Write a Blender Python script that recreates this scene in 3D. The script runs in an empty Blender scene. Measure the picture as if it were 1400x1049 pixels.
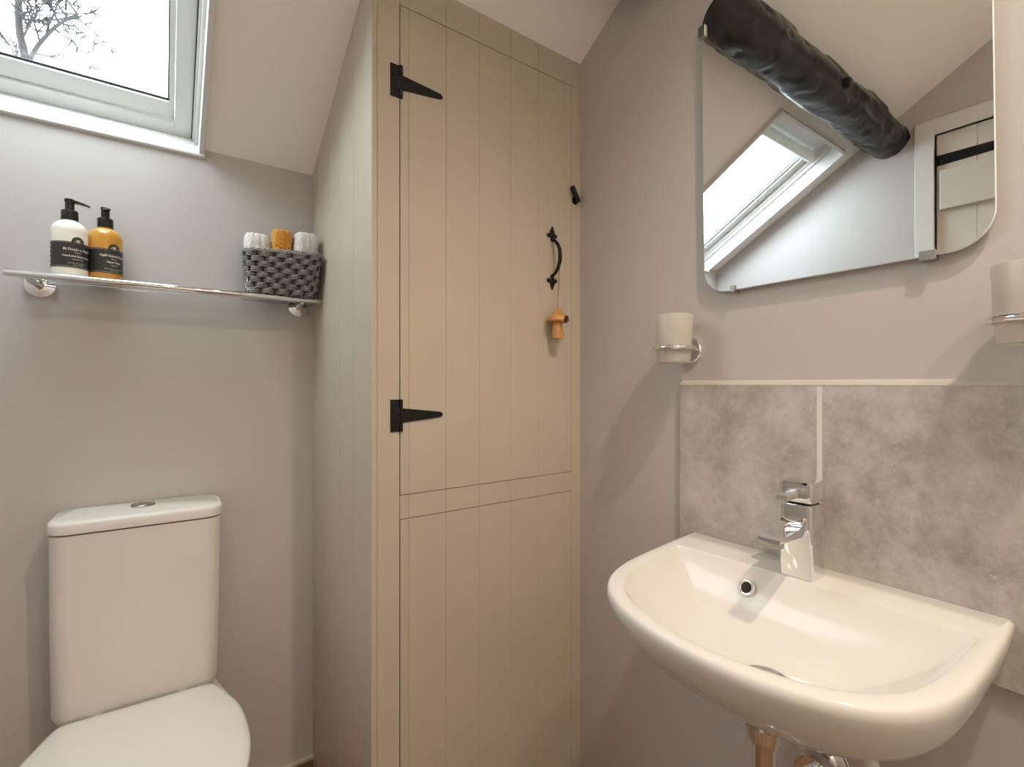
import bpy, bmesh, math, random
from mathutils import Vector, Matrix, noise

random.seed(7)
PI = math.pi
scene = bpy.context.scene
COL = scene.collection

# ------------------------------------------------------------------ room constants (metres)
XR, XS, YB, XL = .9494, .357, 1.4855, -.5326     # right wall, cupboard side, back wall, left wall
YF = -.95                                        # wall behind the camera
CAMZ = 1.15
SL = .5923                                       # ceiling slope
RIDGE = .10
CT, ST = .8604, .5096                            # cos / sin of the slope
ZB = CAMZ + .6009


def ceilz(y):
    return ZB + SL * (YB - max(y, RIDGE))


# ------------------------------------------------------------------ material helpers
def mat(name, col, rough=.5, metal=0, spec=.5, bump=0, bump_scale=60, var=0, var_scale=6, coat=0, **kw):
    m = bpy.data.materials.new(name)
    m.use_nodes = True
    nt = m.node_tree
    b = nt.nodes['Principled BSDF']
    b.inputs['Base Color'].default_value = (*col, 1)
    b.inputs['Roughness'].default_value = rough
    b.inputs['Metallic'].default_value = metal
    b.inputs['Specular IOR Level'].default_value = spec
    b.inputs['Coat Weight'].default_value = coat
    if coat:
        b.inputs['Coat Roughness'].default_value = .06
    for k, v in kw.items():
        b.inputs[k.replace('_', ' ')].default_value = v
    tc = nt.nodes.new('ShaderNodeTexCoord')
    if var:
        n = nt.nodes.new('ShaderNodeTexNoise')
        n.inputs['Scale'].default_value = var_scale
        n.inputs['Detail'].default_value = 5
        r = nt.nodes.new('ShaderNodeValToRGB')
        r.color_ramp.elements[0].position = .3
        r.color_ramp.elements[1].position = .7
        r.color_ramp.elements[0].color = (*[c * (1 - var) for c in col], 1)
        r.color_ramp.elements[1].color = (*[min(1, c * (1 + var)) for c in col], 1)
        nt.links.new(tc.outputs['Object'], n.inputs['Vector'])
        nt.links.new(n.outputs['Fac'], r.inputs['Fac'])
        nt.links.new(r.outputs['Color'], b.inputs['Base Color'])
    if bump:
        n = nt.nodes.new('ShaderNodeTexNoise')
        n.inputs['Scale'].default_value = bump_scale
        n.inputs['Detail'].default_value = 4
        bp = nt.nodes.new('ShaderNodeBump')
        bp.inputs['Strength'].default_value = bump
        bp.inputs['Distance'].default_value = .004
        nt.links.new(tc.outputs['Object'], n.inputs['Vector'])
        nt.links.new(n.outputs['Fac'], bp.inputs['Height'])
        nt.links.new(bp.outputs['Normal'], b.inputs['Normal'])
    return m


def srgb(r, g, b):
    f = lambda c: (c / 255 / 12.92) if c / 255 <= .04045 else ((c / 255 + .055) / 1.055) ** 2.4
    return (f(r), f(g), f(b))


M = {}
M['wall'] = mat('grey wall paint', (.53, .506, .50), .55, spec=.35, bump=.06, bump_scale=90, var=.02, var_scale=3)
M['ceil'] = mat('white ceiling paint', (.90, .885, .86), .6, spec=.3, bump=.08, bump_scale=70)
M['cup'] = mat('stone cupboard paint', (.535, .472, .385), .42, spec=.4, bump=.05, bump_scale=40, var=.03, var_scale=5)
M['gap'] = mat('painted gap shade', (.03, .022, .016), .8)  # near-black that paints the shade inside gaps and recesses
M['gloss_white'] = mat('white gloss trim paint', (.70, .70, .685), .3, spec=.4)
M['sash'] = mat('white lacquered roof window', (.66, .68, .66), .35)
M['gasket'] = mat('black rubber gasket and gap shade', (.02, .02, .02), .5)  # gasket rubber, also used as painted shadow around the window frame
M['china'] = mat('white glazed china', (.74, .72, .69), .10, spec=.17)
M['seat'] = mat('white seat plastic', (.73, .705, .665), .22, spec=.5)
M['chrome'] = mat('chrome', (.86, .86, .87), .04, metal=1)
M['satin'] = mat('brushed steel', (.42, .405, .385), .32, metal=1)
M['iron'] = mat('black iron', (.008, .0075, .0075), .45, spec=.3, bump=.1, bump_scale=150)
M['mirror'] = mat('silvered mirror', (.93, .945, .94), 0, metal=1)
M['glass_edge'] = mat('polished glass edge', (.80, .84, .83), .12, spec=.8)
M['plastic_black'] = mat('black plastic', (.012, .012, .012), .22, spec=.5)
M['plastic_white'] = mat('white plastic', (.75, .72, .66), .4)
M['lotion'] = mat('cream lotion bottle', (.88, .83, .73), .18, spec=.5, coat=.3)
M['label'] = mat('charcoal label', (.030, .029, .026), .45)
M['print'] = mat('cream print', (.72, .68, .60), .5)
M['rope'] = mat('grey cotton rope', (.27, .262, .26), .85, bump=.5, bump_scale=500, var=.45, var_scale=260)
M['rope_shade'] = mat('shaded grey rope', (.035, .033, .034), .9)  # rope colour darkened to stand in for shade behind the weave
M['tow_white'] = mat('white terry', (.84, .83, .81), .95, bump=1, bump_scale=380, Sheen_Weight=.4)
M['tow_gold'] = mat('mustard terry', (.72, .33, .035), .95, bump=1, bump_scale=380, var=.25, var_scale=260, Sheen_Weight=.3)
M['mush'] = mat('varnished pale wood', (.58, .29, .085), .22, coat=.5, var=.2, var_scale=40)
M['bark'] = mat('dark bark', (.07, .018, .01), .35)
M['twine'] = mat('tan twine', (.40, .24, .10), .8)
M['grout'] = mat('white grout', (.72, .70, .65), .7)
M['bead'] = mat('cream sealant', (.54, .49, .44), .5)
M['doorpaint'] = mat('cream door paint', (.62, .60, .53), .45, bump=.05)
M['beam'] = mat('black painted beam', (.006, .006, .0065), .26, spec=.40, bump=.35, bump_scale=38)
M['skirt'] = mat('brown floor tile', (.20, .12, .065), .35, var=.15, var_scale=8)
M['skirt_edge'] = mat('pale tile trim', (.55, .45, .36), .4)
M['twig'] = mat('birch bark', (.012, .011, .010), .9, var=.5, var_scale=9)

# frosted glass
m = bpy.data.materials.new('frosted glass'); m.use_nodes = True; nt = m.node_tree
nt.nodes.remove(nt.nodes['Principled BSDF'])
o = nt.nodes['Material Output']
tr = nt.nodes.new('ShaderNodeBsdfTranslucent'); tr.inputs['Color'].default_value = (.84, .80, .74, 1)
df = nt.nodes.new('ShaderNodeBsdfDiffuse'); df.inputs['Color'].default_value = (.73, .70, .655, 1)
tp = nt.nodes.new('ShaderNodeBsdfTransparent'); tp.inputs['Color'].default_value = (.93, .92, .90, 1)
gl = nt.nodes.new('ShaderNodeBsdfGlossy'); gl.inputs['Roughness'].default_value = .35
m1 = nt.nodes.new('ShaderNodeMixShader'); m1.inputs[0].default_value = .55
m2 = nt.nodes.new('ShaderNodeMixShader'); m2.inputs[0].default_value = .12
m3 = nt.nodes.new('ShaderNodeMixShader'); m3.inputs[0].default_value = .05
nt.links.new(tr.outputs[0], m1.inputs[1]); nt.links.new(df.outputs[0], m1.inputs[2])
nt.links.new(m1.outputs[0], m2.inputs[1]); nt.links.new(tp.outputs[0], m2.inputs[2])
nt.links.new(m2.outputs[0], m3.inputs[1]); nt.links.new(gl.outputs[0], m3.inputs[2])
nt.links.new(m3.outputs[0], o.inputs[0])
M['frost'] = m


def clear_glass(name, tint, refl=.06):
    m = bpy.data.materials.new(name); m.use_nodes = True; nt = m.node_tree
    nt.nodes.remove(nt.nodes['Principled BSDF'])
    o = nt.nodes['Material Output']
    tp = nt.nodes.new('ShaderNodeBsdfTransparent'); tp.inputs['Color'].default_value = (*tint, 1)
    gl = nt.nodes.new('ShaderNodeBsdfGlossy'); gl.inputs['Roughness'].default_value = .02
    mx = nt.nodes.new('ShaderNodeMixShader'); mx.inputs[0].default_value = refl
    nt.links.new(tp.outputs[0], mx.inputs[1]); nt.links.new(gl.outputs[0], mx.inputs[2])
    nt.links.new(mx.outputs[0], o.inputs[0])
    return m


M['pane'] = clear_glass('window glass', (.97, .98, .97))
M['shelf_glass'] = clear_glass('shelf glass', (.93, .965, .955), .22)
M['amber'] = mat('amber soap', (.80, .40, .06), .12, spec=.5, coat=.3, Subsurface_Weight=.35, Transmission_Weight=.25)
M['amber'].node_tree.nodes['Principled BSDF'].inputs['Subsurface Radius'].default_value = (.03, .015, .004)

m = bpy.data.materials.new('warm lamp lens'); m.use_nodes = True; nt = m.node_tree
nt.nodes.remove(nt.nodes['Principled BSDF'])
em = nt.nodes.new('ShaderNodeEmission'); em.inputs['Color'].default_value = (1, .80, .58, 1)
em.inputs['Strength'].default_value = 60
nt.links.new(em.outputs[0], nt.nodes['Material Output'].inputs[0])
M['lens'] = m


# stone tile
def stone():
    m = bpy.data.materials.new('grey stone tile'); m.use_nodes = True; nt = m.node_tree
    b = nt.nodes['Principled BSDF']; b.inputs['Roughness'].default_value = .42
    L = nt.links.new
    tc = nt.nodes.new('ShaderNodeTexCoord')
    big = nt.nodes.new('ShaderNodeTexNoise'); big.inputs['Scale'].default_value = 8; big.inputs['Detail'].default_value = 9
    big.inputs['Roughness'].default_value = .76; big.inputs['Distortion'].default_value = .12
    r = nt.nodes.new('ShaderNodeValToRGB'); e = r.color_ramp.elements
    e[0].position = .30; e[0].color = (.27, .253, .245, 1)
    e[1].position = .72; e[1].color = (.64, .605, .565, 1)
    q = e.new(.47); q.color = (.44, .415, .395, 1)
    q = e.new(.58); q.color = (.54, .51, .48, 1)
    fine = nt.nodes.new('ShaderNodeTexNoise'); fine.inputs['Scale'].default_value = 55; fine.inputs['Detail'].default_value = 7
    fine.inputs['Roughness'].default_value = .7
    r2 = nt.nodes.new('ShaderNodeValToRGB')
    r2.color_ramp.elements[0].position = .61; r2.color_ramp.elements[0].color = (0, 0, 0, 1)
    r2.color_ramp.elements[1].position = .74; r2.color_ramp.elements[1].color = (1, 1, 1, 1)
    mix = nt.nodes.new('ShaderNodeMixRGB'); mix.inputs['Color2'].default_value = (.78, .75, .70, 1)
    ml = nt.nodes.new('ShaderNodeMath'); ml.operation = 'MULTIPLY'; ml.inputs[1].default_value = .6
    r3 = nt.nodes.new('ShaderNodeValToRGB')
    r3.color_ramp.elements[0].position = .27; r3.color_ramp.elements[0].color = (1, 1, 1, 1)
    r3.color_ramp.elements[1].position = .37; r3.color_ramp.elements[1].color = (0, 0, 0, 1)
    ml3 = nt.nodes.new('ShaderNodeMath'); ml3.operation = 'MULTIPLY'; ml3.inputs[1].default_value = .5
    mix2 = nt.nodes.new('ShaderNodeMixRGB'); mix2.inputs['Color2'].default_value = (.22, .20, .19, 1)
    for n in (big, fine):
        L(tc.outputs['Object'], n.inputs['Vector'])
    L(big.outputs['Fac'], r.inputs['Fac']); L(fine.outputs['Fac'], r2.inputs['Fac']); L(fine.outputs['Fac'], r3.inputs['Fac'])
    L(r2.outputs['Color'], ml.inputs[0]); L(ml.outputs[0], mix.inputs['Fac'])
    L(r.outputs['Color'], mix.inputs['Color1'])
    L(r3.outputs['Color'], ml3.inputs[0]); L(ml3.outputs[0], mix2.inputs['Fac'])
    L(mix.outputs['Color'], mix2.inputs['Color1'])
    L(mix2.outputs['Color'], b.inputs['Base Color'])
    return m


M['stone'] = stone()


def planks():
    m = bpy.data.materials.new('brown floorboards'); m.use_nodes = True; nt = m.node_tree
    b = nt.nodes['Principled BSDF']; b.inputs['Roughness'].default_value = .4
    L = nt.links.new
    tc = nt.nodes.new('ShaderNodeTexCoord')
    br = nt.nodes.new('ShaderNodeTexBrick'); br.inputs['Scale'].default_value = 1
    br.inputs['Brick Width'].default_value = .9; br.inputs['Row Height'].default_value = .12
    br.inputs['Mortar Size'].default_value = .003
    br.inputs['Color1'].default_value = (.31, .17, .078, 1); br.inputs['Color2'].default_value = (.23, .12, .052, 1)
    br.inputs['Mortar'].default_value = (.05, .025, .01, 1)
    w = nt.nodes.new('ShaderNodeTexNoise'); w.inputs['Scale'].default_value = 20
    mp = nt.nodes.new('ShaderNodeMapping'); mp.inputs['Scale'].default_value = (1, 9, 1)
    mx = nt.nodes.new('ShaderNodeMixRGB'); mx.blend_type = 'MULTIPLY'; mx.inputs['Fac'].default_value = .4
    L(tc.outputs['Object'], br.inputs['Vector']); L(tc.outputs['Object'], mp.inputs['Vector']); L(mp.outputs[0], w.inputs['Vector'])
    L(br.outputs['Color'], mx.inputs['Color1']); L(w.outputs['Fac'], mx.inputs['Color2']); L(mx.outputs['Color'], b.inputs['Base Color'])
    return m


M['floor'] = planks()


# ------------------------------------------------------------------ object helpers
def root_of(o):
    while o.parent:
        o = o.parent
    return o


def tag(o, label=None, cat=None, group=None, kind=None):
    if label: o['label'] = label
    if cat: o['category'] = cat
    if group: o['group'] = group
    if kind: o['kind'] = kind
    return o


def thing(name, loc, label, cat, group=None, rotz=0):
    o = bpy.data.objects.new(name, None)
    COL.objects.link(o)
    o.empty_display_size = .05
    o.location = loc
    o.rotation_euler = (0, 0, rotz)
    return tag(o, label, cat, group)


def obj(name, bm, m, parent=None, smooth=True, angle=35, label=None, origin=None):
    """link bm (world coordinates) as one mesh object; vertices are made local to the thing's base"""
    if parent is not None:
        off = Vector(root_of(parent).location)
    else:
        off = Vector(origin) if origin else Vector((0, 0, 0))
    bmesh.ops.remove_doubles(bm, verts=bm.verts, dist=1e-6)
    bmesh.ops.recalc_face_normals(bm, faces=bm.faces)
    bmesh.ops.translate(bm, verts=bm.verts, vec=-off)
    me = bpy.data.meshes.new(name)
    bm.to_mesh(me); bm.free()
    for k in (m if isinstance(m, (list, tuple)) else [m]):
        me.materials.append(M[k])
    if smooth:
        for p in me.polygons: p.use_smooth = True
        me.set_sharp_from_angle(angle=math.radians(angle))
    o = bpy.data.objects.new(name, me)
    COL.objects.link(o)
    if parent is not None:
        o.parent = parent
    elif origin:
        o.location = origin
    if label: o['label'] = label
    return o


def bevel(o, w=.002, seg=2, angle=40):
    md = o.modifiers.new('bevel', 'BEVEL')
    md.width = w; md.segments = seg; md.limit_method = 'ANGLE'; md.angle_limit = math.radians(angle)
    md.harden_normals = False
    return o


def B():
    return bmesh.new()


def box(bm, x0, x1, y0, y1, z0, z1, mi=0):
    v = [bm.verts.new((x, y, z)) for x in (x0, x1) for y in (y0, y1) for z in (z0, z1)]
    for f in ((0, 1, 3, 2), (4, 6, 7, 5), (0, 4, 5, 1), (2, 3, 7, 6), (0, 2, 6, 4), (1, 5, 7, 3)):
        bm.faces.new([v[i] for i in f]).material_index = mi
    return v


def rbox(bm, x0, x1, y0, y1, z0, z1, w=.003, seg=2):
    """box with rounded edges"""
    t = B(); box(t, x0, x1, y0, y1, z0, z1)
    bmesh.ops.recalc_face_normals(t, faces=t.faces)
    bmesh.ops.bevel(t, geom=t.edges[:], offset=w, segments=seg, profile=.5, affect='EDGES')
    merge(bm, t)


def merge(bm, t, mi=None, mtx=None):
    vs = {}
    for v in t.verts:
        vs[v.index if v.index >= 0 else id(v)] = None
    t.verts.index_update()
    new = [bm.verts.new((mtx @ v.co) if mtx else v.co) for v in t.verts]
    for f in t.faces:
        try:
            nf = bm.faces.new([new[v.index] for v in f.verts])
            nf.material_index = f.material_index if mi is None else mi
        except ValueError:
            pass
    t.free()
    return new


def prism(bm, pts0, pts1, mi=0):
    """solid between two matching 3D polygons"""
    a = [bm.verts.new(p) for p in pts0]; b = [bm.verts.new(p) for p in pts1]
    n = len(a)
    bm.faces.new(a).material_index = mi
    bm.faces.new(b[::-1]).material_index = mi
    for i in range(n):
        bm.faces.new((a[i], b[i], b[(i + 1) % n], a[(i + 1) % n])).material_index = mi
    return a + b


def rings(bm, R, cap0=True, cap1=True, closed=True, mi=0):
    V = [[bm.verts.new(p) for p in r] for r in R]
    n = len(V[0])
    for i in range(len(V) - 1):
        for j in range(n if closed else n - 1):
            bm.faces.new((V[i][j], V[i][(j + 1) % n], V[i + 1][(j + 1) % n], V[i + 1][j])).material_index = mi
    if cap0: bm.faces.new(V[0][::-1]).material_index = mi
    if cap1: bm.faces.new(V[-1]).material_index = mi
    return V


def frame_axes(d):
    d = Vector(d).normalized()
    a = Vector((0, 0, 1)) if abs(d.z) < .9 else Vector((1, 0, 0))
    u = d.cross(a).normalized()
    return d, u, d.cross(u).normalized()


def tube(bm, pts, r, seg=16, cap=True, mi=0):
    """tube along pts; r number or list"""
    pts = [Vector(p) for p in pts]
    n = len(pts)
    R = []
    d0 = (pts[1] - pts[0]).normalized()
    _, u, w = frame_axes(d0)
    for i, p in enumerate(pts):
        d = (pts[min(i + 1, n - 1)] - pts[max(i - 1, 0)]).normalized()
        u = (u - d * u.dot(d)).normalized(); w = d.cross(u)
        ri = r[i] if isinstance(r, (list, tuple)) else r
        R.append([p + (u * math.cos(2 * PI * k / seg) + w * math.sin(2 * PI * k / seg)) * ri for k in range(seg)])
    rings(bm, R, cap, cap, mi=mi)


def loop_tube(bm, pts, r, seg=10, up=Vector((0, 0, 1)), mi=0):
    pts = [Vector(p) for p in pts]; n = len(pts); R = []
    for i, p in enumerate(pts):
        d = (pts[(i + 1) % n] - pts[i - 1]).normalized()
        u = (up - d * up.dot(d)).normalized(); w = d.cross(u)
        R.append([p + (u * math.cos(2 * PI * k / seg) + w * math.sin(2 * PI * k / seg)) * r for k in range(seg)])
    R.append(R[0])
    rings(bm, R, False, False, mi=mi)


def lathe(bm, prof, c, axis=(0, 0, 1), seg=40, cap0=True, cap1=True, mi=0):
    """prof: (radius, height along axis)"""
    d, u, w = frame_axes(axis)
    c = Vector(c)
    R = [[c + d * h + (u * math.cos(2 * PI * k / seg) + w * math.sin(2 * PI * k / seg)) * max(r, 1e-4) for k in range(seg)] for r, h in prof]
    rings(bm, R, cap0, cap1, mi=mi)


def torus(bm, c, axis, R, r, seg=48, rs=12, mi=0):
    d, u, w = frame_axes(axis); c = Vector(c)
    pts = [c + (u * math.cos(2 * PI * k / seg) + w * math.sin(2 * PI * k / seg)) * R for k in range(seg)]
    loop_tube(bm, pts, r, rs, d, mi)


def smooth_curve(ctrl, n, closed=False):
    P = [Vector(p) for p in ctrl]; m = len(P); out = []
    L = [0]
    for i in range(m - 1): L.append(L[-1] + (P[i + 1] - P[i]).length ** .7)
    for k in range(n):
        t = L[-1] * k / (n - 1)
        i = 0
        while i < m - 2 and t > L[i + 1]: i += 1
        u = (t - L[i]) / (L[i + 1] - L[i])
        p0 = P[i - 1] if i > 0 else P[i] * 2 - P[i + 1]
        p3 = P[i + 2] if i + 2 < m else P[i + 1] * 2 - P[i]
        p1, p2 = P[i], P[i + 1]
        out.append(.5 * ((2 * p1) + (p2 - p0) * u + (2 * p0 - 5 * p1 + 4 * p2 - p3) * u * u + (3 * p1 - p0 - 3 * p2 + p3) * u ** 3))
    return out


def rrect(x0, x1, y0, y1, r, seg=6):
    out = []
    for cx, cy, a in ((x1 - r, y1 - r, 0), (x0 + r, y1 - r, 90), (x0 + r, y0 + r, 180), (x1 - r, y0 + r, 270)):
        for k in range(seg + 1):
            t = math.radians(a + 90 * k / seg)
            out.append((cx + r * math.cos(t), cy + r * math.sin(t)))
    return out


def struct(o):
    o['kind'] = 'structure'
    return o


def copy_tree(o, parent=None):
    c = o.copy(); COL.objects.link(c); c.parent = parent
    for ch in o.children:
        copy_tree(ch, c)
    return c


# ------------------------------------------------------------------ camera
cam = bpy.data.cameras.new('camera'); cam_o = bpy.data.objects.new('camera', cam); COL.objects.link(cam_o)
cam.sensor_fit = 'HORIZONTAL'; cam.sensor_width = 36
cam.lens = 36 * 671.44 / 1400
cam.shift_y = .0004
cam.clip_start = .01
cam_o.location = (0, 0, CAMZ)
cam_o.rotation_euler = (PI / 2, 0, -math.radians(35.608))
scene.camera = cam_o

# ------------------------------------------------------------------ room shell
bm = B(); box(bm, XL - .1, XR + .1, YF - .1, YB + .1, -.1, 0)
struct(obj('floor', bm, 'floor', smooth=False))

SKX0, SKX1, SKT1 = -.441, .080, .719


def sp(x, t, n):
    return (x, YB - CT * t + ST * n, ZB + ST * t + CT * n)


def sbox(bm, x0, x1, t0, t1, n0, n1, mi=0):
    prism(bm, [sp(x0, t0, n0), sp(x1, t0, n0), sp(x1, t1, n0), sp(x0, t1, n0)],
          [sp(x0, t0, n1), sp(x1, t0, n1), sp(x1, t1, n1), sp(x0, t1, n1)], mi)


TR = (YB - RIDGE) / CT
bm = B()
ex0, ex1 = XL - .1, XR + .1
hx0, hx1, ht0, ht1 = SKX0 - .012, SKX1 + .012, -.05, SKT1 + .012
sbox(bm, ex0, hx0, -.2, TR, 0, .14)
sbox(bm, hx1, ex1, -.2, TR, 0, .14)
sbox(bm, hx0, hx1, ht1, TR, 0, .14)
sbox(bm, hx0, hx1, -.2, ht0, 0, .14)
zr = ceilz(RIDGE)
box(bm, ex0, ex1, YF - .1, RIDGE, zr, zr + .14)
struct(obj('ceiling', bm, 'ceil', smooth=False))

# back wall: its top steps down under the roof window
bm = B()
box(bm, XL - .1, SKX0 - .012, YB, YB + .1, 0, ZB + .005)
box(bm, SKX0 - .012, SKX1 + .012, YB, YB + .1, 0, 1.7276)
box(bm, SKX1 + .012, XR + .1, YB, YB + .1, 0, ZB + .005)
struct(obj('wall_back', bm, 'wall', smooth=False))


def wall_piece(bm, x0, x1, y0, y1, z0=0, z1=None):
    ys = [y0] + ([RIDGE] if y0 < RIDGE < y1 else []) + [y1]
    if z1 is None:
        top = [(y, ceilz(y) + .004) for y in ys[::-1]]
    else:
        top = [(y1, z1), (y0, z1)]
    poly = [(y0, z0), (y1, z0)] + top
    prism(bm, [(x0, y, z) for y, z in poly], [(x1, y, z) for y, z in poly])


bm = B(); wall_piece(bm, XR, XR + .1, YF - .1, YB)
struct(obj('wall_right', bm, 'wall', smooth=False))

DY0, DY1, DZ = -.165, .5846, 2.1
bm = B()
wall_piece(bm, XL - .1, XL, DY1, YB)
wall_piece(bm, XL - .1, XL, YF - .1, DY0)
wall_piece(bm, XL - .1, XL, DY0, DY1, DZ)
struct(obj('wall_left', bm, 'wall', smooth=False))

bm = B(); box(bm, XL, XR, YF - .1, YF, 0, zr)
struct(obj('wall_front', bm, 'ceil', smooth=False))

# skirting of tile with a pale top trim along the back wall
bm = B(); box(bm, XL, XS, YB - .010, YB, 0, .076)
box(bm, XL, XS, YB - .012, YB, .076, .083, 1)
struct(obj('baseboard_back', bm, ['skirt', 'skirt_edge'], smooth=False))
bm = B(); box(bm, XL, XL + .010, DY1 + .06, YB - .012, 0, .076)
box(bm, XL, XL + .012, DY1 + .06, YB - .012, .076, .083, 1)
struct(obj('baseboard_left', bm, ['skirt', 'skirt_edge'], smooth=False))

# ------------------------------------------------------------------ roof window
w1 = bpy.data.objects.new('window_1', None); COL.objects.link(w1); w1['kind'] = 'structure'
w1.location = sp(-.18, 0, 0)
ND = .072                                   # depth of the lining
bm = B()
sbox(bm, SKX1, SKX1 + .012, -.03, SKT1 + .012, -.016, .14)
sbox(bm, SKX0 - .012, SKX0, -.03, SKT1 + .012, -.016, .14)
sbox(bm, SKX0, SKX1, SKT1, SKT1 + .012, -.016, .14)
a, b_ = sp(0, 0, -.018), sp(0, -.035, .085)
poly = [(a[1], a[2]), (b_[1], b_[2]), (YB + .1, b_[2] + .005), (YB + .1, 1.7276), (YB - .004, 1.7276), (a[1], a[2] - .0055)]
prism(bm, [(SKX0 - .012, y, z) for y, z in poly], [(SKX1 + .012, y, z) for y, z in poly])
lin = obj('window_lining', bm, 'gloss_white', w1, smooth=False); bevel(lin, .0012, 2)
bm = B()                                    # stop beads inside the lining
sbox(bm, SKX1 - .007, SKX1, -.03, SKT1, .040, .14)
sbox(bm, SKX0, SKX0 + .007, -.03, SKT1, .040, .14)
sbox(bm, SKX1 - .012, SKX1 - .007, -.03, SKT1, .056, .14)
sbox(bm, SKX0 + .007, SKX0 + .012, -.03, SKT1, .056, .14)
obj('stop_bead', bm, 'gloss_white', w1, smooth=False)
FX0, FX1 = SKX0 + .014, SKX1 - .014


def ring_frame(bm, x0, x1, t0, t1, wx, wb, wt, n0, n1):
    sbox(bm, x0, x0 + wx, t0, t1, n0, n1)
    sbox(bm, x1 - wx, x1, t0, t1, n0, n1)
    sbox(bm, x0 + wx, x1 - wx, t0, t0 + wb, n0, n1)
    sbox(bm, x0 + wx, x1 - wx, t1 - wt, t1, n0, n1)


bm = B(); ring_frame(bm, FX0, FX1, -.032, SKT1 - .004, .036, .036, .05, ND, .13)
fr = obj('window_frame', bm, 'sash', w1, smooth=False); bevel(fr, .002, 2)
bm = B(); ring_frame(bm, FX0 + .037, FX1 - .037, .0055, SKT1 - .055, .011, .046, .03, ND + .010, .0905)
sa = obj('window_sash', bm, 'sash', w1, smooth=False); bevel(sa, .002, 2)
bm = B(); ring_frame(bm, FX0 + .047, FX1 - .047, .0505, SKT1 - .084, .0042, .0062, .0032, ND + .0165, .0908)
obj('gasket', bm, 'gasket', w1, smooth=False)
bm = B(); sbox(bm, FX0 + .046, FX1 - .046, .05, SKT1 - .083, .0910, .0950)
obj('window_pane', bm, 'pane', w1, smooth=False)
bm = B()                                    # black ring painted as the shadow line in the gap between lining and frame
ring_frame(bm, FX0 - .0025, FX1 + .0025, -.0345, SKT1 - .002, .0025, .0025, .002, ND + .004, .132)
obj('frame_gap_shade', bm, 'gasket', w1, smooth=False)
bm = B()                                    # ventilation bar along the top of the sash
tb = [(SKT1 - .105, ND + .004), (SKT1 - .105, ND - .018), (SKT1 - .095, ND - .028), (SKT1 - .075, ND - .028), (SKT1 - .066, ND - .016), (SKT1 - .066, ND + .004)]
prism(bm, [sp(FX0 + .02, t, n) for t, n in tb], [sp(FX1 - .02, t, n) for t, n in tb])
vb = obj('vent_bar', bm, 'sash', w1, smooth=False); bevel(vb, .003, 3)

# ------------------------------------------------------------------ timber beam (purlin) under the slope
bm = B()
N1, N2 = 220, 64
R = []
for i in range(N1 + 1):
    x = XL + .0 + (XR - XL) * i / N1
    ring = []
    cy = .733 + .004 * math.sin(x * 4.1); cz = 2.138 + .004 * math.sin(x * 5.3 + 1)
    rb = .0685 + .003 * math.sin(x * 3.0 + .6)
    for k in range(N2):
        a = 2 * PI * k / N2
        p = Vector((x, math.cos(a) * .072, math.sin(a) * .072))
        d = noise.noise(Vector((x * 5, p.y * 14, p.z * 14))) * .006 + noise.noise(Vector((x * 16, p.y * 34, p.z * 34))) * .0024 + noise.noise(Vector((x * 40, p.y * 70, p.z * 70))) * .0008
        kn = noise.noise(Vector((x * 13 + 40, p.y * 24, p.z * 24)))
        if kn > .42: d -= (kn - .42) * .030
        fl = noise.noise(Vector((x * 6 + 9, a * 1.2, 3)))
        d += .004 * (1 if fl > .12 else 0) * min(1, (fl - .12) * 12) if fl > .12 else 0
        r = rb + d
        ring.append((x, cy + math.cos(a) * r, cz + math.sin(a) * r))
    R.append(ring)
rings(bm, R)
beam = thing('timber_beam', (.2, .733, 2.138), 'rough round black painted timber beam running under the sloping ceiling', 'beam')
obj('log', bm, 'beam', beam, angle=60)
bm = B()                                    # knot stub
lathe(bm, [(.020, 0), (.019, .012), (.014, .020), (.004, .022)], (.06, .733 - .062, 2.138 - .010), (0, -1, -.25), 14)
obj('knot', bm, 'beam', beam)

# ------------------------------------------------------------------ fitted cupboard
CY = 1.0
cup = thing('fitted_cupboard', ((XS + XR) / 2, 1.25, 0), 'tall stone painted tongue and groove cupboard fitted in the corner under the slope', 'cupboard')
GX = [.440, .5311, .6204, .7116, .8005, .8890]
UD = (.4205, .9155, .9106, 1.9657)          # upper door x0 x1 z0 z1
LD = (.4205, .9155, .10, .8567)
TH = .018


def board(bm, x0, x1, z0, z1, y=CY, th=TH, c=.0016, cl=True, cr=True, slope=False):
    """vertical board facing -Y with chamfered long edges"""
    a0 = c if cl else 0; a1 = c if cr else 0
    prof = [(x0, y + a0), (x0 + a0, y)] if a0 else [(x0, y)]
    prof += [(x1 - a1, y), (x1, y + a1)] if a1 else [(x1, y)]
    prof += [(x1, y + th), (x0, y + th)]
    bot = [(px, py, z0) for px, py in prof]
    top = [(px, py, (ceilz(py) + .0005) if slope else z1) for px, py in prof]
    prism(bm, bot, top)


def strip(bm, x0, x1, z0, z1, slope=False):
    g = [x0] + [q for q in GX if x0 + .004 < q < x1 - .004] + [x1]
    for i in range(len(g) - 1):
        board(bm, g[i], g[i + 1], z0, z1, cl=i > 0, cr=i < len(g) - 2, slope=slope)


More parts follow.
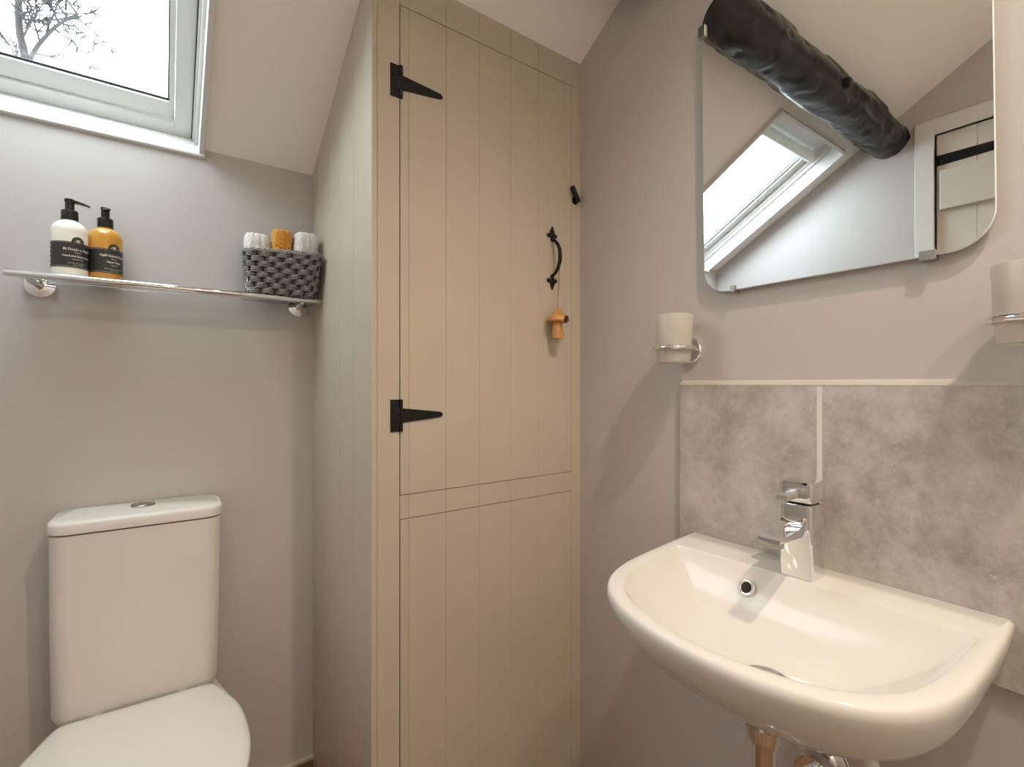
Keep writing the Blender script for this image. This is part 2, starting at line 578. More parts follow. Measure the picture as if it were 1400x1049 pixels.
bm = B()
board(bm, XS, .3696, 0, 0, cl=True, cr=True, slope=True, c=.002)
board(bm, .3696, UD[0] - .0024, 0, 0, cl=True, cr=False, slope=True)
board(bm, UD[1] + .001, XR, 0, 0, cl=False, cr=False, slope=True)
strip(bm, UD[0] - .001, UD[1] + .001, UD[3] + .0018, 0, True)
strip(bm, UD[0] - .001, UD[1] + .001, LD[3] + .0016, UD[2] - .0016)
strip(bm, UD[0] - .001, UD[1] + .001, 0, LD[2] - .0016)
obj('face_frame', bm, 'cup', cup, smooth=False)
bm = B()
gy = [CY + TH, 1.116, 1.2239, 1.318, 1.4234, YB]
for i in range(len(gy) - 1):
    y0, y1 = gy[i], gy[i + 1]; c = .0024
    c0 = c if i else 0
    prof = [(XS + c0, y0), (XS, y0 + c0)] if c0 else [(XS, y0)]
    prof += [(XS, y1 - c), (XS + c, y1)] + [(XS + TH, y1), (XS + TH, y0)]
    prism(bm, [(x, y, 0) for x, y in prof], [(x, y, ceilz(y) + .0005) for x, y in prof])
obj('side_panel', bm, 'cup', cup, smooth=False)
bm = B(); box(bm, XS + TH, XR, CY + .06, CY + .065, .0, 1.98)  # added dark sheet, stands in for the shade behind the door gaps
obj('interior_shade', bm, 'gap', cup, smooth=False)

bm = B(); strip(bm, UD[0], UD[1], UD[2], UD[3])
door_u = obj('door', bm, 'cup', cup, smooth=False, label='tall upper cupboard door with black iron fittings')
bm = B(); strip(bm, UD[0], UD[1], LD[2], LD[3])
obj('door', bm, 'cup', cup, smooth=False, label='plain lower cupboard door')


def hinge(zc, tilt):
    bm = B()
    y = CY
    box(bm, .3975, .4165, y - .0025, y, zc - .0345, zc + .0345)                # leaf
    tube(bm, [(.4205, y - .003, zc - .0345), (.4205, y - .003, zc - .016)], .0042, 12)
    tube(bm, [(.4205, y - .003, zc + .016), (.4205, y - .003, zc + .0345)], .0042, 12)
    box(bm, .4160, .4205, y - .0025, y, zc - .0345, zc - .016); box(bm, .4160, .4205, y - .0025, y, zc + .016, zc + .0345)
    tube(bm, [(.4212, y - .003, zc - .0155), (.4212, y - .003, zc + .0155)], .0036, 12)
    z0 = zc
    pl = [(.4215, z0 - .0158), (.4215, z0 + .0158), (.515, z0 + .0062 + tilt), (.5205, z0 + .003 + tilt), (.5205, z0 - .003 + tilt), (.515, z0 - .0056 + tilt)]
    prism(bm, [(x, y - .003, z) for x, z in pl], [(x, y, z) for x, z in pl])
    for sx, sz in ((.405, .026), (.405, .012), (.405, -.012), (.405, -.026), (.438, .006), (.438, -.006), (.475, 0), (.507, 0)):
        lathe(bm, [(.0032, 0), (.0026, .0012), (.0008, .0016)], (sx, y - .0026, zc + sz), (0, -1, 0), 10)
    o = obj('strap_hinge', bm, 'iron', door_u, angle=30)
    return o


hinge(1.799, .001)
hinge(1.082, -.001)

# pull handle with fleur finials
bm = B()


def fleur(zc, up):
    y = CY - .003
    s = 1 if up else -1
    for (ax, az, r, d) in ((0, .004, .0075, .003), (-.0115, .002, .0062, .003), (.0115, .002, .0062, .003)):
        lathe(bm, [(r, 0), (r * .95, .002), (r * .5, .0045), (.0005, .005)], (.8459 + ax, CY, zc + s * az), (0, -1, 0), 16)
    tipz = [(-.0075, .006), (.0075, .006), (.006, .014), (0, .027), (-.006, .014)]
    prism(bm, [(.8459 + x, CY - .004, zc + s * z) for x, z in tipz], [(.8459 + x, CY, zc + s * z) for x, z in tipz])
    tl = [(-.004, .003), (.004, .003), (.005, -.012), (-.005, -.012)]
    prism(bm, [(.8459 + x, CY - .004, zc + s * z) for x, z in tl], [(.8459 + x, CY, zc + s * z) for x, z in tl])


fleur(1.5415, True); fleur(1.4265, False)
hp = smooth_curve([(.8459, CY - .002, 1.531), (.8459, CY - .016, 1.525), (.8459, CY - .030, 1.506), (.8459, CY - .034, 1.484), (.8459, CY - .030, 1.462), (.8459, CY - .016, 1.443), (.8459, CY - .002, 1.437)], 30)
rr = [.0036 + .0016 * math.sin(PI * i / 29) for i in range(30)]
tube(bm, hp, rr, 12)
obj('pull_handle', bm, 'iron', door_u)

# turn button on the right stile
bm = B()
lathe(bm, [(.011, 0), (.011, .002), (.006, .004)], (.929, CY, 1.655), (0, -1, 0), 20)
tube(bm, [(.9325, CY - .010, 1.6475), (.9285, CY - .011, 1.656), (.921, CY - .012, 1.667), (.912, CY - .011, 1.683), (.909, CY - .011, 1.688)], [.0062, .0072, .0064, .0068, .0052], 14)
tube(bm, [(.929, CY, 1.655), (.929, CY - .012, 1.655)], .005, 12)
obj('turn_button', bm, 'iron', cup)

# wooden mushroom on a cord, hung on the handle
mush = thing('mushroom_ornament', (.8395, .970, 1.267), 'small varnished wooden mushroom hanging by a cord from the black cupboard door handle', 'ornament')
mc = (.8395, .9695, 1.267)
bm = B()
lathe(bm, [(.0125, 0), (.0155, .001), (.0162, .004), (.0155, .018), (.0128, .034), (.0115, .048)], mc, (0, 0, 1), 32)
obj('stem', bm, 'mush', mush)
bm = B()
lathe(bm, [(.011, .046), (.024, .043), (.0285, .046), (.0292, .051), (.0275, .056), (.020, .062), (.0125, .070), (.006, .078), (.0015, .081)], mc, (.05, 0, 1), 36)
capo = obj('cap', bm, 'mush', mush)
bm = B()
d = Vector((.246, -.97, 0)) * .0285
lathe(bm, [(.0098, 0), (.0092, .0018), (.0050, .0034), (.0005, .0036)], Vector(mc) + d * .95 + Vector((0, 0, .0495)), (.246, -.93, -.28), 18)
obj('bark_edge', bm, 'bark', capo, label='dark bark left on the cap edge')
bm = B()
tube(bm, smooth_curve([(.8392, .9695, 1.345), (.8400, .968, 1.375), (.8425, .967, 1.405), (.8448, .968, 1.440), (.8459, .9655, 1.458), (.8475, .970, 1.4665), (.8485, .974, 1.458), (.8455, .971, 1.430), (.8420, .970, 1.395), (.8396, .9695, 1.345)], 50), .0009, 8)
obj('cord', bm, 'twine', mush)

# ------------------------------------------------------------------ toilet
wc = thing('toilet', (-.033, 1.40, 0), 'white close coupled toilet with closed lid standing at the back wall', 'toilet', rotz=-math.radians(1.6))
cx = -.033
bm = B()


def cist_ring(z, x0, x1, yf, r):
    return [(x, y, z) for x, y in rrect(x0, x1, yf, YB - .006, r, 6)]


rings(bm, [cist_ring(.442, cx - .138, cx + .136, 1.352, .03), cist_ring(.450, cx - .147, cx + .143, 1.345, .034), cist_ring(.464, cx - .151, cx + .147, 1.340, .036),
           cist_ring(.65, cx - .153, cx + .150, 1.337, .036), cist_ring(.8385, cx - .1535, cx + .1525, 1.335, .036)])
cist = obj('cistern', bm, 'china', wc, angle=50)
bm = B()
rings(bm, [cist_ring(.8415, cx - .153, cx + .153, 1.335, .036), cist_ring(.8425, cx - .1555, cx + .155, 1.333, .037), cist_ring(.860, cx - .156, cx + .1555, 1.332, .037),
           cist_ring(.8650, cx - .154, cx + .1535, 1.3345, .036), cist_ring(.8672, cx - .149, cx + .1485, 1.340, .034)])
lid = obj('cistern_lid', bm, 'china', cist, angle=50)
bm = B()
lathe(bm, [(.024, 0), (.024, .002), (.0215, .004), (.020, .004), (.019, .003), (.0185, .0042), (.001, .0044)], (cx - .001, 1.433, .867), (0, 0, 1), 40)
box(bm, cx - .018, cx + .016, 1.4322, 1.4338, .8705, .8718)
obj('flush_button', bm, 'satin', cist, label='round steel dual flush button')


# seat and lid: D-shaped
def dshape(y_back, wb, wmax, y_front, n=64, cx=cx):
    """outline starting back right going round the front to back left"""
    Lh = y_back - y_front
    ctrl = [(wb, 0), (wb + .012, .006), (wmax * .84, .05), (wmax * .96, .12), (wmax, .20), (wmax * .985, .27), (wmax * .90, .335), (wmax * .72, .39), (wmax * .42, .425), (0, .437)]
    k = Lh / .437
    right = [(cx + a, y_back - b * k) for a, b in ctrl]
    left = [(cx - a, y_back - b * k) for a, b in ctrl[-2::-1]]
    return [(p.x, p.y) for p in smooth_curve([(x, y, 0) for x, y in right + left], n)]


def dring(z, inset, y_back=1.334, wb=.128, wmax=.187, yf=.895):
    return [(x, y, z) for x, y in dshape(y_back - inset * .3, wb - inset * .8, wmax - inset, yf + inset)]


bm = B()
rings(bm, [dring(.418, .012), dring(.421, .006), dring(.438, .005), dring(.441, .010)])
obj('seat', bm, 'seat', wc, angle=50)
bm = B()
rings(bm, [dring(.441, .006), dring(.443, .001), dring(.452, 0), dring(.457, .003), dring(.4605, .012), dring(.463, .04), dring(.4645, .09), dring(.465, .14)])
obj('seat_lid', bm, 'seat', wc, angle=60)
bm = B()


def pan_ring(z, k, yb_, yf):
    return [(cx + (x - cx) * k, y, z) for x, y in dshape(yb_, .128, .180, yf)]


rings(bm, [pan_ring(0, .58, 1.40, 1.02), pan_ring(.04, .56, 1.40, 1.03), pan_ring(.16, .58, 1.42, 1.02), pan_ring(.26, .74, 1.45, .97), pan_ring(.34, .93, 1.46, .92), pan_ring(.398, 1.0, 1.465, .905), pan_ring(.417, .99, 1.465, .908)])
obj('pan', bm, 'china', wc, angle=50)
bm = B()
rings(bm, [[(x, y, z) for x, y in rrect(cx - .115, cx + .115, 1.338, YB - .008, .03)] for z in (.41, .441)])
obj('cistern_plinth', bm, 'china', wc, angle=50)
for s in (-1, 1):
    bm = B()
    lathe(bm, [(.011, 0), (.011, .010), (.009, .012)], (cx + s * .075, 1.336, .443), (0, 0, 1), 18)
    obj('seat_hinge', bm, 'chrome', wc)

# ------------------------------------------------------------------ glass shelf
sh = thing('glass_shelf', (.05, YB - .01, 1.375), 'narrow glass shelf with a chrome front rail on the back wall', 'shelf')
bm = B(); rbox(bm, -.240, XS - .006, 1.395, 1.4755, 1.3715, 1.3790, .0015, 2)
obj('glass_panel', bm, 'shelf_glass', sh, angle=50)
bm = B()
tube(bm, [(-.254, 1.388, 1.3735), (-.2525, 1.388, 1.3735), (XS - .0035, 1.388, 1.3735), (XS - .002, 1.388, 1.3735)], [.0062, .0072, .0072, .0062], 24)
obj('front_rail', bm, 'chrome', sh)
for x in (-.2145, .3160):
    bm = B()
    lathe(bm, [(.0275, 0), (.0275, .006), (.0255, .0095), (.016, .012), (.010, .014)], (x, YB, 1.3665), (0, -1, 0), 36)
    br = obj('bracket_plate', bm, 'chrome', sh)
    bm = B()
    tube(bm, [(x, YB - .012, 1.3645), (x - .002, 1.45, 1.3645), (x - .006, 1.41, 1.366), (x - .008, 1.392, 1.369)], [.0085, .0065, .006, .0055], 16)
    lathe(bm, [(.009, 0), (.009, .006)], (x - .001, 1.455, 1.3655), (0, 0, 1), 18)
    obj('bracket_arm', bm, 'chrome', br)


# ------------------------------------------------------------------ soap dispensers
def text_mesh(body, size, bold=0):
    cu = bpy.data.curves.new('txt', 'FONT'); cu.body = body; cu.size = size; cu.align_x = 'CENTER'; cu.offset = bold
    cu.resolution_u = 2
    to = bpy.data.objects.new('txt', cu); COL.objects.link(to)
    dg = bpy.context.evaluated_depsgraph_get()
    me = bpy.data.meshes.new_from_object(to.evaluated_get(dg))
    COL.objects.unlink(to); bpy.data.objects.remove(to)
    t = B(); t.from_mesh(me); bpy.data.meshes.remove(me)
    return t


def dispenser(cx, cy, z0, face, liquid, lines, nozzle, label):
    th = thing('soap_dispenser', (cx, cy, z0), label, 'soap bottle', 'pump bottles on the glass shelf')
    r = .0312
    bm = B()
    lathe(bm, [(.0285, 0), (r - .0006, .0015), (r, .005), (r, .100), (r - .001, .107), (r - .0045, .1145), (.021, .1205), (.0155, .1235), (.0125, .1250), (.0125, .129)], (cx, cy, z0), (0, 0, 1), 56)
    obj('bottle', bm, liquid, th, angle=50)
    # label
    bm = B(); rl = r + .0004
    zb, zt = z0 + .0195, z0 + .0745
    half = math.radians(106); n = 120
    def cyl(x, z, rr=rl):
        a = face + x / r
        return (cx + rr * math.cos(a), cy + rr * math.sin(a), z)
    arch = .0118
    def top(x):
        return zt if abs(x) >= arch - .0003 else zt + math.sqrt(max(0, arch ** 2 - x * x))
    xs = [(-half + 2 * half * i / n) * r for i in range(n + 1)]
    xs += [-arch + 2 * arch * i / 24 for i in range(25)]
    xs = sorted(set(round(x, 6) for x in xs))
    lo = [bm.verts.new(cyl(x, zb)) for x in xs]; hi = [bm.verts.new(cyl(x, top(x))) for x in xs]
    for i in range(len(xs) - 1):
        bm.faces.new((lo[i], lo[i + 1], hi[i + 1], hi[i]))
    rp = rl + .0003
    def flat(pts):
        bm.faces.new([bm.verts.new(cyl(x, z, rp)) for x, z in pts]).material_index = 1
    for body, size, z, x0, bold in lines:
        t = text_mesh(body, size, bold)
        for v in t.verts:
            v.co = Vector(cyl(x0 + v.co.x, z0 + z + v.co.y, rp))
        merge(bm, t, 1)
    # emblem: a small spread-winged bird over an arc
    ez = zt + .0035
    for s in (-1, 1):
        flat([(0, ez - .0032), (s * .0022, ez - .0022), (s * .0034, ez), (s * .0032, ez + .0030), (s * .0018, ez + .0010), (0, ez + .0004)])
    flat([(-.0010, ez), (.0010, ez), (.0006, ez + .0022), (-.0006, ez + .0022)])
    for k in range(9):
        a0 = math.radians(205 + k * 14.4); a1 = a0 + math.radians(13)
        q = lambda a, R: (R * 1.25 * math.cos(a), ez + .0008 + R * math.sin(a))
        flat([q(a0, .0054), q(a1, .0054), q(a1, .0062), q(a0, .0062)])
    # pale rule lines and the marks down the label's end
    seg = 60
    for zz in (zb + .0022, zt - .0022):
        for i in range(seg):
            x0 = (-half + 2 * half * i / seg) * r; x1 = (-half + 2 * half * (i + 1) / seg) * r
            if zz > zt - .01 and abs((x0 + x1) / 2) < arch: continue
            flat([(x0, zz), (x1, zz), (x1, zz + .0004), (x0, zz + .0004)])
    for s in (-1, 1):
        for k in range(5):
            zc_ = zb + .008 + k * .0098
            xc = s * (half - .11) * r
            flat([(xc - .0016, zc_ - .0020), (xc + .0016, zc_ - .0020), (xc + .0012, zc_ + .0005), (xc + .0016, zc_ + .0026), (xc - .0016, zc_ + .0026), (xc - .0012, zc_ + .0004)])
    obj('label', bm, ['label', 'print'], th, smooth=False)
    bm = B()
    lathe(bm, [(.0142, .1262), (.0147, .1270), (.0147, .1455), (.0140, .1470), (.006, .1472)], (cx, cy, z0), (0, 0, 1), 40)
    obj('collar', bm, 'plastic_black', th)
    bm = B()
    lathe(bm, [(.0040, .146), (.0040, .150), (.0076, .1502), (.0080, .1515), (.0080, .1650), (.0083, .1690), (.0090, .1708), (.0086, .1722), (.001, .1726)], (cx, cy, z0), (0, 0, 1), 32)
    ln = .0345
    dx, dy = math.cos(nozzle), math.sin(nozzle)
    P = []
    for k, (l, zc_, hw, hh) in enumerate(((-.0075, .1690, .006, .0035), (.004, .1688, .0066, .0037), (.015, .1670, .0050, .0030), (.026, .1640, .0040, .0022), (ln, .1610, .0034, .0016))):
        P.append([(cx + dx * l - dy * a * hw, cy + dy * l + dx * a * hw, z0 + zc_ + b * hh) for a, b in ((-1, -1), (1, -1), (1, .6), (.6, 1), (-.6, 1), (-1, .6))])
    rings(bm, P)
    obj('pump_head', bm, 'plastic_black', th)
    return th


ZG = 1.3792
dispenser(-.1603, 1.430, ZG, math.radians(-90 + 6 + 26), 'lotion',
          [('Eli Dwylo a Chorff', .0066, .0565, 0, .0002), ('Hand and Body Lotion', .0056, .0425, 0, .0002), ('lleithio', .0042, .0505, 0, 0), ('moisturising', .0040, .0365, 0, 0),
           ('gwneuthurwyr yng Nghymru', .0030, .0285, 0, 0), ('made in Wales', .0030, .0245, 0, 0)],
          math.radians(-8), 'cream lotion pump bottle with dark label, left end of the glass shelf')
dispenser(-.1020, 1.4525, ZG, math.radians(-90 + 4 + 30), 'amber',
          [('Hylif Golchi Dwylo', .0066, .0565, 0, .0002), ('Hand Wash', .0056, .0425, 0, .0002), ('glanhau', .0042, .0505, 0, 0), ('cleansing', .0040, .0365, 0, 0),
           ('gwneuthurwyr yng Nghymru', .0030, .0285, 0, 0), ('made in Wales', .0030, .0245, 0, 0)],
          math.radians(-76), 'amber hand wash pump bottle beside the cream lotion bottle')

# ------------------------------------------------------------------ basket and face cloths
bk = thing('woven_basket', (.262, 1.41, ZG), 'small charcoal woven rope basket holding rolled face cloths on the shelf', 'basket')
bot = [(.343, 1.458), (.178, 1.458), (.178, 1.389), (.343, 1.366)]
topq = [(.349, 1.462), (.170, 1.462), (.168, 1.382), (.349, 1.330)]


def bring(t, grow=0, n=112, r=.03):
    q = [Vector((a[0] + (b[0] - a[0]) * t, a[1] + (b[1] - a[1]) * t, 0)) for a, b in zip(bot, topq)]
    pts = []
    for i in range(4):
        p, pa, pb = q[i], q[i - 1], q[(i + 1) % 4]
        da, db = (pa - p).normalized(), (pb - p).normalized()
        s, e = p + da * r, p + db * r
        for k in range(7):
            u = k / 6
            pts.append((s * (1 - u) ** 2 + p * 2 * u * (1 - u) + e * u * u))
    L = [0]
    for i in range(len(pts)): L.append(L[-1] + (pts[(i + 1) % len(pts)] - pts[i]).length)
    out = []; i = 0
    for k in range(n):
        d = L[-1] * k / n
        while L[i + 1] < d: i += 1
        u = (d - L[i]) / max(1e-9, L[i + 1] - L[i])
        out.append(pts[i].lerp(pts[(i + 1) % len(pts)], u))
    res = []
    for k in range(n):
        tg = (out[(k + 1) % n] - out[k - 1]).normalized()
        nrm = Vector((tg.y, -tg.x, 0))
        g = grow[k] if isinstance(grow, list) else grow
        res.append(out[k] + nrm * g)
    return res


NS = 26                                     # stakes
NP = NS * 8
HB = .110
groups = 8
gh = (HB - .006) / groups
bm = B()
for i in range(groups):
    sgn = 1 if i % 2 == 0 else -1
    for j in range(3):
        z = .003 + gh * (i + (j + .5) / 3)
        t = z / HB
        g = []
        for k in range(NP):
            c = sgn * math.cos(PI * NS * k / NP)
            g.append(.0042 * math.copysign(abs(c) ** .6, c) - .0050 + (.0006 if j == 1 else 0))
        ring = bring(t, g, NP)
        loop_tube(bm, [(p.x, p.y, ZG + z + .0007 * math.sin(PI * NS * k / NP + i)) for k, p in enumerate(ring)], .0023, 7)
obj('weave', bm, 'rope', bk, angle=80)
bm = B()
for k in range(NS):
    a = bring(.02, -.0045, NS)[k]; c = bring(.98, -.0045, NS)[k]
    tube(bm, [(a.x, a.y, ZG + .002), (c.x, c.y, ZG + HB - .004)], .0026, 7)
obj('stakes', bm, 'rope_shade', bk, angle=80)  # stakes coloured dark as if shaded between the strands
bm = B()
ring = bring(1, -.003, NP)
for ph in (0, PI):
    pts = [(p.x, p.y, ZG + HB - .001 + .0022 * math.sin(PI * NS * k / NP * 1 + ph)) for k, p in enumerate(ring)]
    loop_tube(bm, pts, .0034, 8)
obj('rim', bm, 'rope', bk, angle=80)
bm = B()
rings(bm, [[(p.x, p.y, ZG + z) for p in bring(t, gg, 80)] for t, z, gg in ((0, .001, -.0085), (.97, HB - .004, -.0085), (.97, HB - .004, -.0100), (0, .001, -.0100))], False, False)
obj('shade_liner', bm, 'rope_shade', bk, angle=80)  # added liner painted as shade, closes the see-through weave
bm = B()
r0 = bring(0, -.008, 40)
prism(bm, [(p.x, p.y, ZG + .0006) for p in r0], [(p.x, p.y, ZG + .004) for p in r0])
obj('base', bm, 'rope', bk, smooth=False)


def cloth(x0, x1, y0, y1, z1, m, label, lean, seed):
    """rolled / folded face cloth standing in the basket"""
    th = thing('face_cloth', ((x0 + x1) / 2, (y0 + y1) / 2, ZG + .005), label, 'towel', 'rolled face cloths in the basket')
    bm = B()
    z0 = ZG + .005
    n = 120; R = []
    cx_, cy_ = (x0 + x1) / 2, (y0 + y1) / 2
    hx, hy = (x1 - x0) / 2, (y1 - y0) / 2
    prof = [(0, .80), (.03, .93), (.10, .97), (.3, 1)] + [(.3 + .5 * k / 40, 1) for k in range(1, 40)] + [(.82, 1), (.89, .985), (.94, .95), (.97, .90), (.99, .82), (.998, .70), (1.0, .6), (1.002, .5), (1.003, .4), (1.003, .3), (1.003, .2), (1.003, .1), (1.003, .02)]
    for t, s in prof:
        ring = []
        z = z0 + (z1 - z0) * t
        for k in range(n):
            a = 2 * PI * k / n
            e = 3.6
            ca, sa_ = math.cos(a), math.sin(a)
            q = (abs(ca) ** e + abs(sa_) ** e) ** (-1 / e)
            # fold line pinched into the front
            pin = 1 - .07 * math.exp(-((a - 1.5 * PI - .25) / .09) ** 2)
            x, y = ca * q * hx * s * pin, sa_ * q * hy * s * pin
            p = Vector((cx_ + x + lean[0] * t, cy_ + y + lean[1] * t, z))
            d = noise.noise(p * 95 + Vector((seed, 0, 0))) * .0016 + noise.noise(p * 330 + Vector((seed, 5, 0))) * .0020
            p += Vector((ca, sa_, .6 * t)) * d
            ring.append(p)
        R.append(ring)
    rings(bm, R)
    obj('folded_cloth', bm, m, th, angle=80)
    return th


cloth(.1785, .2345, 1.394, 1.450, 1.5365, 'tow_white', 'white face cloth at the left of the rope basket', (-.004, 0), 1)
cloth(.2350, .2830, 1.390, 1.448, 1.5530, 'tow_gold', 'mustard yellow face cloth between the two white ones', (.001, -.010), 2)
cloth(.2840, .3430, 1.376, 1.448, 1.5510, 'tow_white', 'white face cloth against the cupboard side, right of the yellow one', (.004, -.012), 3)

# ------------------------------------------------------------------ splashback
TX = XR - .010
spb = thing('splashback', (TX, .23, .73), 'grey mottled stone tile splashback on the wall behind the basin', 'splashback')
for y0, y1 in ((.3905, .6710), (-.21, .3815)):
    bm = B(); box(bm, TX, XR, y0, y1, .7325, 1.1475)
    bevel(obj('tile', bm, 'stone', spb, smooth=False), .0008, 1)
bm = B(); box(bm, TX + .0006, XR, .3815, .3905, .7325, 1.1470)
obj('grout_joint', bm, 'grout', spb, smooth=False)
bm = B()
poly = [(TX - .0002, 1.1472), (TX - .0002, 1.1482), (TX + .0035, 1.1535), (XR, 1.1575), (XR, 1.1472)]
prism(bm, [(x, -.21, z) for x, z in poly], [(x, .6712, z) for x, z in poly])
obj('sealant_bead', bm, 'bead', spb, smooth=False)

# ------------------------------------------------------------------ wash basin
bs = thing('wash_basin', (.78, .38, .648), 'white D shaped wall hung wash basin under the mirror', 'basin')
BX, BYC, SHR = TX, .390, .075
o_ctrl = [(0, .246), (.05, .2455), (.10, .2435), (.18, .239), (.25, .232), (.30, .2205), (.34, .2015), (.37, .1755), (.392, .143), (.408, .105), (.419, .06), (.4235, 0)]
i_ctrl = [(.100, .2235), (.125, .222), (.18, .2165), (.224, .211), (.28, .201), (.322, .182), (.355, .153), (.379, .113), (.393, .068), (.400, .033), (.402, 0)]
DF = .4235
NSID, NBK = 97, 28


def outline(ctrl):
    right = [(d, -w, 0) for d, w in ctrl]; left = [(d, w, 0) for d, w in ctrl[-2::-1]]
    c = smooth_curve(right + left, NSID)
    a, b = c[-1], c[0]
    back = [a.lerp(b, k / (NBK + 1)) for k in range(1, NBK + 1)]
    return [(p.x, p.y) for p in list(c) + back]


OO, II = outline(o_ctrl), outline(i_ctrl)
II = [(d - (.012 * (1 - (t / .2235) ** 2) if j >= NSID else 0), t) for j, (d, t) in enumerate(II)]


def W(d, s, z):
    return (BX - d, BYC + s - SHR * d, z)


def oring(z, sd, sw, d0=0):
    if 0 < z < .815: z = .815 - (.815 - z) * .84
    return [W(d0 + d * (sd - d0 / DF), s * sw, z) for d, s in OO]


DC = (.234, -.010)                              # drain centre


def iring(k, z):
    return [W(DC[0] + (d - DC[0]) * k, DC[1] + (s - DC[1]) * k, z) for d, s in II]


R = [oring(.647, .44, .12), oring(.649, .53, .28), oring(.656, .60, .43), oring(.667, .665, .57), oring(.684, .735, .70), oring(.705, .805, .80), oring(.730, .872, .882),
     oring(.755, .924, .938), oring(.780, .963, .972), oring(.800, .986, .990), oring(.814, .9985, .999), oring(.8205, 1, 1), oring(.8258, .9975, .9965), oring(.8290, .992, .988, .001), oring(.8300, .985, .978, .002)]


def lerp_ring(u, z, k=1):
    a = oring(0, .985, .978, .002); b = iring(1, 0)
    return [(p[0] + (q[0] - p[0]) * u, p[1] + (q[1] - p[1]) * u, z) for p, q in zip(a, b)]


R += [lerp_ring(.5, .8300), lerp_ring(.93, .8297), iring(.996, .8290), iring(.985, .8265)]
K0, KE = .975, .115
for j in range(0, 25):
    k = K0 + (KE - K0) * j / 24
    u = (k - KE) / (K0 - KE)
    z = .8235 - .098 * (1 - max(0, u) ** 2.3)
    R.append(iring(k, z))
bm = B(); rings(bm, R)
obj('bowl', bm, 'china', bs, angle=48)
# overflow and waste
oc = Vector((.8265, .4552, .7968)); on = Vector((-.87, 0, .49)).normalized()
bm = B()
torus(bm, oc + on * .001, on, .0115, .0030, 40, 12)
ov = obj('overflow_ring', bm, 'chrome', bs)
bm = B(); lathe(bm, [(.0105, 0), (.0105, .0008)], oc + on * .0004, on, 28)
obj('overflow_hole_shade', bm, 'gap', ov)  # flat dark disc painted as the shade inside the overflow
dc = W(DC[0], DC[1], .7262)
bm = B()
lathe(bm, [(.033, 0), (.033, .0012), (.031, .0022), (.0285, .0024), (.0278, .0014), (.0265, .0026), (.015, .0052), (.001, .0060)], dc, (0, 0, 1), 44)
obj('waste_plug', bm, 'satin', bs)

# mixer tap
tp = thing('mixer_tap', (.879, .388, .830), 'square chrome mono mixer tap standing on the basin ledge', 'tap')


def tap_ring(z, x0, x1, y0, y1, r=.008):
    return [(x, y, z) for x, y in rrect(x0, x1, y0, y1, r, 5)]


bm = B()
Y0, Y1 = .3625, .4135
rings(bm, [tap_ring(.8295, .8535, .9045, Y0, Y1), tap_ring(.8305, .8525, .9055, Y0 - .001, Y1 + .001), tap_ring(.900, .853, .905, Y0, Y1), tap_ring(.9495, .853, .905, Y0, Y1), tap_ring(.9510, .855, .903, Y0 + .002, Y1 - .002)])
body = obj('body', bm, 'chrome', tp, angle=40)
bm = B()
rings(bm, [tap_ring(.9505, .859, .900, Y0 + .005, Y1 - .005), tap_ring(.9545, .859, .900, Y0 + .005, Y1 - .005)])
obj('handle_gap_shade', bm, 'gap', tp)  # dark insert painted as the shade between body and handle
bm = B()
rings(bm, [tap_ring(.9540, .856, .902, Y0 + .003, Y1 - .003), tap_ring(.9555, .852, .906, Y0 - .001, Y1 + .001), tap_ring(.9600, .851, .907, Y0 - .0015, Y1 + .0015),
           tap_ring(.9850, .851, .907, Y0 - .0015, Y1 + .0015), tap_ring(.9880, .854, .904, Y0 + .001, Y1 - .001), tap_ring(.9890, .862, .896, Y0 + .008, Y1 - .008)])
hd = obj('handle', bm, 'chrome', tp, angle=35)
bm = B()
yc = (Y0 + Y1) / 2
P = []
for x, zc_, hw, hh in ((.853, .9700, .0125, .0070), (.842, .9695, .0118, .0058), (.828, .9685, .0108, .0050), (.812, .9675, .0100, .0048), (.8095, .9675, .0088, .0036)):
    P.append([(x, yc + a * hw, zc_ + b * hh) for a, b in ((-1, -.7), (-.8, -1), (.8, -1), (1, -.7), (1, .7), (.8, 1), (-.8, 1), (-1, .7))])
rings(bm, P)
obj('lever', bm, 'chrome', hd, angle=40)
bm = B()
P = []
for x, zt_, zb_, hw in ((.860, .9330, .8900, .0190), (.852, .9310, .8920, .0190), (.843, .9245, .8960, .0188), (.832, .9185, .8985, .0186), (.818, .9155, .9005, .0186), (.800, .9135, .9015, .0186), (.782, .9122, .9020, .0186), (.772, .9112, .9025, .0184), (.768, .9098, .9040, .0178)):
    zc_ = (zt_ + zb_) / 2; hh = (zt_ - zb_) / 2
    P.append([(x, yc + a * hw, (zc_ + b * hh)) for a, b in ((-.72, -1), (.72, -1), (.95, -.55), (1, .2), (1, .75), (.94, 1), (.4, .93), (-.4, .93), (-.94, 1), (-1, .75), (-1, .2), (-.95, -.55))])
rings(bm, P)
spt = obj('spout', bm, 'chrome', tp, angle=30)
bm = B()
lathe(bm, [(.0115, 0), (.0120, .001), (.0120, .009), (.0105, .010)], (.789, yc, .8925), (0, 0, 1), 32)
lathe(bm, [(.0085, -.0004), (.0085, .0006)], (.789, yc, .8923), (0, 0, 1), 24)
obj('aerator', bm, 'satin', spt)

